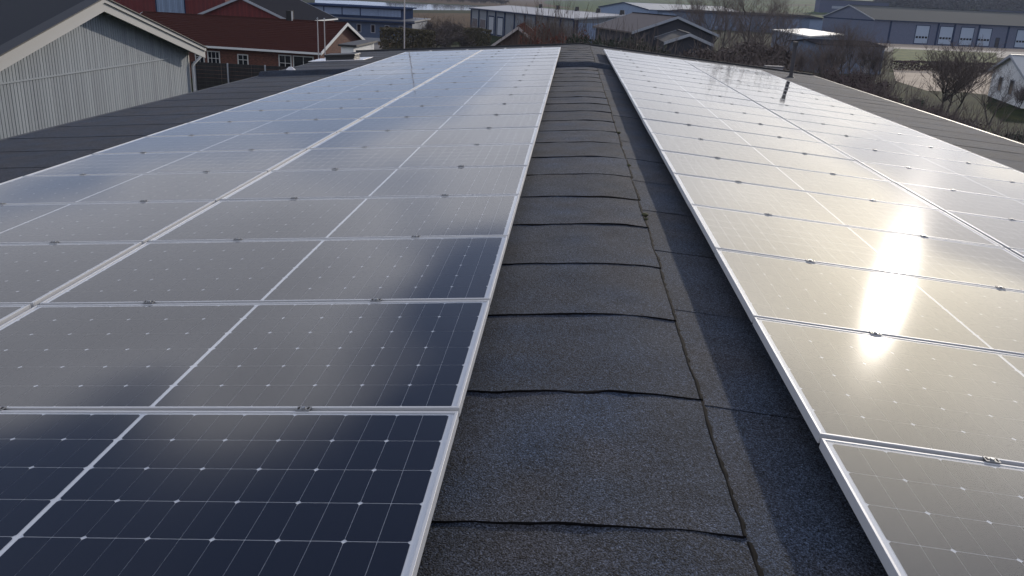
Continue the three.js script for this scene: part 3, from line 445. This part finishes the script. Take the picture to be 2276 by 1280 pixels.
{ // long grey warehouse
  const near = P2(0.3, -122), far = P2(-19.4, -168), dir = far.clone().sub(near).normalize(), nrm = P2(-dir.z, dir.x), rt = near.clone().addScaledVector(nrm, 15);
  const T = house({ name: 'long_warehouse', label: 'long grey panel warehouse with light low roof and dark posts', category: 'warehouse', A: far, B: near, depth: 15, ridge: 'x', eave: 4.1, rise: 0.65, wall: greyPanel, roof: paleRoof, over: 0.3, thick: 0.22, fascia: navy });
  const { w } = T.userData.size; for (let k = 0; k <= 10; k++) part('post', box(0.35, 4.0, 0.14, -w / 2 + 0.2 + (w - 0.4) * k / 10, 2.0, 0.075), navy, T);
  for (const k of [0, 1]) opening(T, 'window', -w / 2 + 2.6 + k * 5, 0.9, 3.4, 1.6, { cols: 3, frame: greyTrim, pane: mat(0.05, 0.03, 0.04, 0.3) });
  for (const k of [0, 1]) opening(T, 'roller_door', -w / 2 + 12.6 + k * 5, 0.05, 3.2, 3.2, { frame: navy, pane: greyTrim, bar: 0.2, inner: 'shutter' });
  for (let k = 0; k < 5; k++) { const v = part('roof_vent', cyl(0.45, 0.3, 1.0, 10), darkFascia, T); v.position.set(-8 + k * 8, 4.6, -7.5); }
  for (let k = 0; k < 3; k++) { const g = part('end_panel', bx(-2.2, 2.2, 0.9, 3.7, 0.003, 0.06), bluePanel, T); g.position.x = -4.8 + k * 4.8; onFace(g, T, 'right'); }
  for (let k = 0; k < 4; k++) { const g = part('post', bx(-0.15, 0.15, 0, 4.05, 0.003, 0.1), navy, T); g.position.x = -7.2 + k * 4.8; onFace(g, T, 'right'); }
}
{ // far blue warehouse
  const a = V(1330, 30, -262), b = V(1442, 30, -250), T = house({ name: 'blue_warehouse', label: 'far pale blue warehouse with low gable behind the grey one', category: 'warehouse', A: P2(a.x, -262), B: P2(b.x, -252), depth: 60, ridge: 'z', eave: 4.6, rise: 1.6, wall: bluePanel, roof: metalRoof, over: 0.2, barge: navy });
  const c = V(1820, 45, -262), U = house({ name: 'blue_warehouse', label: 'very long low blue warehouse with flat dark eave, behind bare trees', category: 'warehouse', A: P2(b.x + 0.4, -256), B: P2(c.x, -258), depth: 26, ridge: 'x', eave: 4.4, rise: 0.5, wall: tm(sheetWallMap, 0.6, { color: lin(0.2, 0.28, 0.42) }), roof: greyRoof, over: 0.3, fascia: navy });
  const w = U.userData.size.w; for (let k = 0; k < 7; k++) part('wall_panel', bx(-w / 2 + 4 + k * 7, -w / 2 + 8 + k * 7, 0.5, 3.9, 0.003, 0.05), bluePanel, U);
}
{ // warehouse with sectional doors
  const a = V(1932, 97, -214), b = V(2420, 115, -224), T = house({ name: 'door_warehouse', label: 'blue-grey warehouse with a row of pale sectional doors and grey-green roof', category: 'warehouse', A: P2(a.x, -213), B: P2(b.x, -226), depth: 24, ridge: 'x', eave: 5.2, rise: 3.0, wall: tm(sheetWallMap, 0.6, { color: lin(0.17, 0.2, 0.3) }), roof: mat(0.045, 0.052, 0.052, 0.9), over: 0.3, barge: greyTrim, fascia: navy });
  const w = T.userData.size.w, at = (px) => -w / 2 + (px - 1932) / (2276 - 1932) * w * (344 / 488);
  for (const px of [1968, 2073, 2110, 2165, 2232]) part('post', bx(at(px) - 0.2, at(px) + 0.2, 0, 5.05, 0.003, 0.12), navy, T);
  for (const px of [2040, 2093, 2140, 2180, 2268, 2320]) { const o = opening(T, 'sectional_door', at(px), 0.2, 3.7, 4.3, { frame: navy, pane: mat(0.33, 0.4, 0.5, 0.5), bar: 0.16, inner: 'leaf' }); for (let q = 0; q < 4; q++) part('door_window', bx(-1.5 + q * 0.8, -0.9 + q * 0.8, 1.3, 1.75, 0.022, 0.05), paneMat, o); }
  opening(T, 'door', at(2212), 0.1, 1.1, 2.3, { frame: navy, pane: darkWall });
  // left gable
  part('gable_band', box(0.06, 0.25, 23.6, -w / 2 - 0.033, 5.0, -12), navy, T);
}
{ // building with a bright flat roof
  const n = G(1800, 80, 3.5), l = G(1716, 65, 3.5), r = G(1876, 76, 3.5); const T = thing('flat_roofed_workshop', 'blue-grey workshop under a flat roof that shines white', 'workshop', [n.x, 0, n.z]);
  const q = [[0, 0], [r.x - n.x, r.z - n.z], [r.x - n.x + l.x - n.x, r.z - n.z + l.z - n.z], [l.x - n.x, l.z - n.z]], shp = (k, y0, y1) => { const cx = q[2][0] / 2, cz = q[2][1] / 2; const g = new THREE.ExtrudeGeometry(new THREE.Shape(q.map(([x, z]) => new THREE.Vector2(cx + (x - cx) * k, -(cz + (z - cz) * k)))), { depth: y1 - y0, bevelEnabled: false }); g.rotateX(-Math.PI / 2); g.translate(0, y0, 0); return g; };
  part('wall', metric(shp(0.97, 0, 3.3), 2), tm(sheetWallMap, 0.6, { color: lin(0.2, 0.25, 0.36) }), T); part('roof', shp(1, 3.3, 3.5), whiteRoof, T);
}
{ // annex beside the workshop
  const a = P2(28.6, -103), b = P2(36.6, -105.5), T = house({ name: 'annex', label: 'low blue-grey annex between the workshop and the sandy yard', category: 'building', A: a, B: b, depth: 7, ridge: 'x', eave: 3.1, rise: 0.35, wall: tm(sheetWallMap, 0.6, { color: lin(0.24, 0.3, 0.42) }), roof: greyRoof, over: 0.15, thick: 0.1 });
  opening(T, 'window', -1.5, 1.0, 1.4, 1.0, { frame: greyTrim, cols: 2 }); opening(T, 'door', 2.2, 0.05, 1.0, 2.1, { frame: navy, pane: greyTrim, inner: 'leaf' });
}
{ // white house by the yard
  const a = G(2195, 213), b = G(2270, 241), T = house({ name: 'white_house', label: 'white rendered house with metal roof and two narrow gable windows', A: P2(a.x, a.z), B: P2(b.x, b.z), depth: 14, eave: 2.35, rise: 1.5, wall: whiteWall, roof: metalRoof, over: 0.4, end: 0.3, barge: greyTrim });
  opening(T, 'window', -2.1, 0.7, 1.2, 1.3, { frame: greyTrim, cols: 1 }); opening(T, 'window', 1.35, 0.7, 1.2, 1.3, { frame: greyTrim });
}
{ // dark houses beyond the far verge
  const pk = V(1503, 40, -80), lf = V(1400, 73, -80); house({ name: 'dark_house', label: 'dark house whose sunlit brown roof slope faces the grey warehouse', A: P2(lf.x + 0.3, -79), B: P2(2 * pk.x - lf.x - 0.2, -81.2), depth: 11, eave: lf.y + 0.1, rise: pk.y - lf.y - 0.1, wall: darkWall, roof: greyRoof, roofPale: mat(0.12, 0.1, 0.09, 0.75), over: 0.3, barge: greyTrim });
  const p2 = V(1521, 77, -70), l2 = V(1478, 93, -70); const T = house({ name: 'dark_house', label: 'low dark outbuilding with pale bargeboards on its gable', A: P2(l2.x + 0.2, -70), B: P2(2 * p2.x - l2.x + 0.6, -70), depth: 8, eave: l2.y, rise: p2.y - l2.y, wall: darkWall, roof: slateRoof, over: 0.3, barge: greyTrim, thick: 0.1 }); opening(T, 'window', 0, 1.0, 1.0, 1.0, { frame: greyTrim });
  const p3 = V(1152, 62, -70), l3 = V(1086, 104, -70); const U = house({ name: 'gabled_house', label: 'brown house with pale bargeboards behind the russet shrubs', A: P2(l3.x + 0.2, -70), B: P2(2 * p3.x - l3.x - 0.2, -70), depth: 9, eave: l3.y, rise: p3.y - l3.y, wall: mat(0.06, 0.035, 0.028, 0.9), roof: tileRoof, over: 0.3, barge: mat(0.45, 0.4, 0.38, 0.7), thick: 0.1 }); opening(U, 'window', 0.4, 0.8, 1.0, 1.1, { frame: greyTrim, cols: 2 });
}
// far halls on the hill with pale lettering too small to read
for (const [px, py, w, h, lab] of [[1900, 4, 46, 9, 'far dark blue hall with a pale sign, nearer the green field'], [2238, 28, 22, 6, 'small far dark blue hall with pale sign, below the wood']]) {
  const z = -620, p = V(px, py, z), T = thing('far_hall', lab, 'hall', [p.x, p.y - h + 3, z]); part('wall', bx(-w / 2, w / 2, -14, h * 0.7, -12, 0), mat(0.03, 0.04, 0.1, 0.7), T); part('roof', bx(-w / 2 - 0.5, w / 2 + 0.5, h * 0.7, h * 0.7 + 0.6, -12.5, 0.5), slateRoof, T); const s = part('sign', bx(-w * 0.32, w * 0.12, h * 0.12, h * 0.3, 0.003, 0.1), mat(0.24, 0.27, 0.33, 0.6), T); 
}
// ------------------------------------------------------------------ vehicles
function van(x, z, ry, label, y = 0) {
  const T = thing('box_van', label, 'van', [x, y, z], ry), w = mat(0.75, 0.74, 0.72, 0.4), b = new RoundedBoxGeometry(4.2, 2.4, 2.1, 1, 0.05); b.translate(-0.6, 1.75, 0); part('cargo_box', b, w, T); const c = prism([[1.5, 0.5], [3.2, 0.5], [3.2, 1.3], [2.7, 2.2], [1.5, 2.3]], -1, 1); part('cab', c, w, T);
  part('windscreen', prism([[2.74, 2.12], [3.18, 1.34], [3.21, 1.36], [2.77, 2.14]], -0.85, 0.85), paneMat, T); for (const [a, s] of [[-1.8, 1], [-1.8, -1], [2.2, 1], [2.2, -1]]) { const o = part('wheel', cyl(0.38, 0.38, 0.25, 14).rotateX(Math.PI / 2), holeMat, T); o.position.set(a, 0.38, s * 0.95 - 0.12); part('rim', cyl(0.2, 0.2, 0.02, 10, 0, 0.25, 0).rotateX(Math.PI / 2), greyTrim, o); } return T;
}
{ const p = V(1822, 55, -330); van(p.x, -330, 0.1, 'white box van parked between the two blue warehouses'); const q = V(2155, 29, -520); van(q.x, -520, 0.05, 'distant white van on the hillside above the sectional doors', hillH(q.x, -520)); }
{ const p = V(1722, 153, -34), T = thing('garden_cabinet', 'pale cabinet by the white-berried shrub beyond the far verge', 'cabinet', [p.x, 0, -34]); const y = V(1722, 151, -34).y; part('body', bx(-0.3, 0.3, 0, y, -0.4, 0), mat(0.45, 0.44, 0.5, 0.6), T); part('lid', bx(-0.34, 0.34, y, y + 0.06, -0.44, 0.04), mat(0.12, 0.12, 0.13, 0.8), T); part('front_panel', bx(-0.2, 0.2, 0.3, y - 0.12, 0.003, 0.03), mat(0.1, 0.1, 0.2, 0.5), T); }
// ------------------------------------------------------------------ planting
const gp = (px, z, py = 90) => V(px, py, z).x;
tree(0, gp(1655, -96), -96, 11.5, 0.3, 'tallest bare tree, before the long blue warehouse', undefined, 0, 1.25);
tree(1, gp(1600, -104), -104, 10, 1.2, 'forked bare tree next to the dark house', undefined, 0, 1.3);
tree(2, gp(1712, -112), -112, 10.5, 2.2, 'wide bare tree next to the shining flat roof', undefined, 0, 1.3);
tree(0, gp(1625, -84), -84, 7.5, 4.0, 'slim bare tree behind the dark outbuilding');
tree(1, gp(1868, -92), -92, 6.6, 0.4, 'bare forked tree before the gable of the door warehouse', undefined, 0, 1.15);
tree(2, gp(1925, -99), -99, 6.4, 1.0, 'bare tree before the first bay of the door warehouse', undefined, 0, 1.1);
tree(3, gp(1830, -84), -84, 4.6, 2.0, 'many-stemmed bare tree before the workshop wall', undefined, 0, 1.2);
tree(3, gp(1775, -78), -78, 4.4, 3.0, 'low many-stemmed bare tree behind the flue pipe', undefined, 0, 1.2);
tree(3, gp(1965, -88), -88, 5, 5.0, 'many-stemmed bare tree at the end of the low dark hedge', undefined, 0, 1.1);
{ const p = G(2092, 262); tree(3, p.x, p.z, 5.9, 0.7, 'wide bare garden tree standing against the sandy yard', undefined, 0, 1.35); tree(2, p.x + 2.2, p.z + 2.5, 4.6, 2.7, 'second bare garden tree, close to the wide one', undefined, 0, 1.3); }
{ const p = G(2265, 232); tree(3, p.x - 2.2, p.z + 4, 2.2, 1.1, 'small bare tree before the white house windows', undefined, 0, 1.2); }
for (const [px, z, h] of [[1170, -112, 4.8], [1262, -108, 4.3], [1226, -116, 4.8]]) tree(3, gp(px, z, 50), z, h, px, 'thin bare tree before the long grey warehouse', 'thin trees before the long grey warehouse', 0, 0.7);
tree(1, gp(1570, -90), -90, 8.5, 2.4, 'bare tree rising behind the dark outbuilding gable', undefined, 0, 1.2);
tree(2, gp(1685, -84), -84, 9.5, 0.9, 'bare tree between the tallest tree and the flue pipe', undefined, 0, 1.2);
tree(0, gp(1745, -100), -100, 8.5, 5.1, 'bare tree before the near corner of the shining flat roof', undefined, 0, 1.1);
tree(1, gp(1895, -86), -86, 6.2, 3.3, 'bare tree before the annex wall', undefined, 0, 1.2);
// russet and brown shrubs
const many = (list, kind, m, label, group, stem) => list.forEach(([px, z, h, w, py], i) => bush(kind, gp(px, z, py ?? 90), z, h, w, m, label, group, i * 1.7, 0, stem));
many([[1190, -60, 6.0, 3.4], [1236, -58, 6.3, 3.6], [1276, -62, 6.2, 3.4], [1152, -56, 5.0, 2.6], [1215, -66, 6.6, 3.8]], 0, russet, 'shrub with russet leaves beyond the far verge', 'russet shrubs beyond the far verge', paleTwigMat);
many([[1306, -54, 5.5, 3.6], [1346, -52, 5.4, 3.6], [1388, -56, 5.4, 3.8], [1432, -52, 5.2, 3.6]], 2, darkGreen, 'dark evergreen shrub beyond the ridge end', 'dark shrubs beyond the ridge end');
many([[1458, -50, 5.0, 3.0], [1420, -49, 4.8, 3.0]], 0, plum, 'plum-brown shrub before the dark house', 'plum shrubs before the dark house');
many([[1585, -50, 4.3, 3.6], [1625, -48, 4.4, 3.8], [1668, -50, 4.5, 3.8], [1712, -52, 4.4, 3.6], [1750, -55, 4.0, 3.4], [1605, -60, 4.9, 4.2], [1650, -62, 5.2, 4.4], [1695, -64, 5.2, 4.4], [1738, -66, 4.9, 4.2], [1565, -64, 4.4, 4.0]], 2, brownLeaf, 'dense dark brown shrub behind the array facing the white house', 'dense brown shrubs behind the far end', twigMat);
many([[1785, -54, 3.8, 3.2, 140], [1822, -50, 3.5, 3.2, 150], [1862, -50, 3.4, 3.2, 160], [1902, -48, 3.2, 3.2, 170], [1942, -54, 3.4, 3.2, 160], [1888, -64, 3.7, 3.6, 150], [1845, -66, 3.8, 3.6, 150], [1930, -68, 3.5, 3.6, 150], [1968, -62, 3.3, 3.2, 160]], 0, plum, 'dark twiggy shrub below the workshop', 'twiggy shrubs below the workshop', twigMat);
many([[1995, -50, 3.4, 3.2, 190], [2022, -44, 3.3, 2.8, 210], [2070, -52, 2.5, 2.6, 230], [2140, -45, 2.9, 3.2, 240], [2175, -41, 3.0, 3.2, 250], [2120, -38, 3.1, 2.8, 265], [2085, -44, 2.8, 2.8, 250], [2050, -42, 3.1, 2.8, 230]], 0, plum, 'reddish brown garden shrub beyond the eave', 'reddish garden shrubs beyond the eave', twigMat);
many([[2215, -33, 3.1, 3.2, 290], [2250, -30, 3.2, 3.0, 305], [2180, -35, 2.9, 2.8, 280], [2278, -35, 3.0, 3.2, 280], [2100, -40, 2.9, 2.8, 255], [2030, -54, 2.4, 3.0, 215]], 2, darkGreen, 'dark green garden shrub beyond the eave', 'green garden shrubs beyond the eave');
bush(1, gp(1692, -33, 140), -33, V(1692, 138, -33).y, 1.4, whiteLeaf, 'shrub dotted with white berries beyond the far verge', undefined, 0.4);
hedge('clipped_hedge', 'clipped olive-brown hedge beside the paved yard', G(846, 112), G(965, 116), 2.6, 3.4, olive, 5200, 0.16);
hedge('clipped_hedge', 'low dark hedge between grass strip and sandy yard', G(1985, 155), G(2205, 161), 1.15, 1.6, plum, 4200, 0.12);
hedge('clipped_hedge', 'short olive hedge next to the long grey warehouse', G(1030, 105), G(1090, 108), 2.4, 2.2, olive, 2600, 0.14);
many([[925, -128, 3.0, 5, 60], [950, -135, 3.2, 5.4, 60], [975, -130, 3.0, 5.4, 60], [1000, -138, 3.3, 5.6, 60], [1025, -132, 3.0, 5.2, 60], [1048, -128, 2.8, 4.6, 60], [935, -112, 2.2, 4.4, 70], [990, -114, 2.3, 4.8, 70], [1030, -116, 2.2, 4.6, 70], [962, -108, 2.0, 4.4, 70]], 0, brownLeaf, 'brown leafless scrub bush below the lake', 'brown scrub below the lake', paleTwigMat);
// far woods
{
  const rnd = mulberry(61), n = 900, g = bushGeo(91, 260, 0.05), im = new THREE.InstancedMesh(g.foliage, leafM(0.03, 0.03, 0.026), n), M = new THREE.Matrix4(), Q = new THREE.Quaternion(), c = new THREE.Color();
  for (let k = 0; k < n; k++) { const t = rnd(), d = lerp(640, 980, rnd()), ax = lerp(0.33, 0.82, t), x = ax * d, z = -d, s = 9 + rnd() * 7; M.compose(new THREE.Vector3(x, hillH(x, z) - 0.5, z), Q.setFromAxisAngle(new THREE.Vector3(0, 1, 0), rnd() * 6), new THREE.Vector3(s * 1.2, s, s * 1.2)); im.setMatrixAt(k, M); const v = 0.7 + rnd() * 0.7; im.setColorAt(k, c.setRGB(v * (1 + rnd() * 0.3), v, v)); }
  im.name = 'far_wood'; im.userData = { kind: 'stuff', label: 'dark leafless wood covering the far hillside' }; shadows(im); scene.add(im);
}
{
  const rnd = mulberry(63), n = 160, g = bushGeo(92, 200, 0.05), im = new THREE.InstancedMesh(g.foliage, leafM(0.05, 0.034, 0.024), n), M = new THREE.Matrix4(), Q = new THREE.Quaternion();
  for (let k = 0; k < n; k++) { const t = rnd(), p = V(lerp(860, 1130, t), 4 + rnd() * 4 * t, -(560 + rnd() * 160)), s = 3 + rnd() * 4; M.compose(new THREE.Vector3(p.x, 0, p.z), Q.setFromAxisAngle(new THREE.Vector3(0, 1, 0), rnd() * 6), new THREE.Vector3(s, s, s)); im.setMatrixAt(k, M); }
  im.name = 'far_wood'; im.userData = { kind: 'stuff', label: 'thin brown copse on the far shore of the lake' }; shadows(im); scene.add(im);
}
scene.fog = new THREE.FogExp2(new THREE.Color(0.72, 0.82, 1.0), 0.0002);
renderer.render(scene, camera);
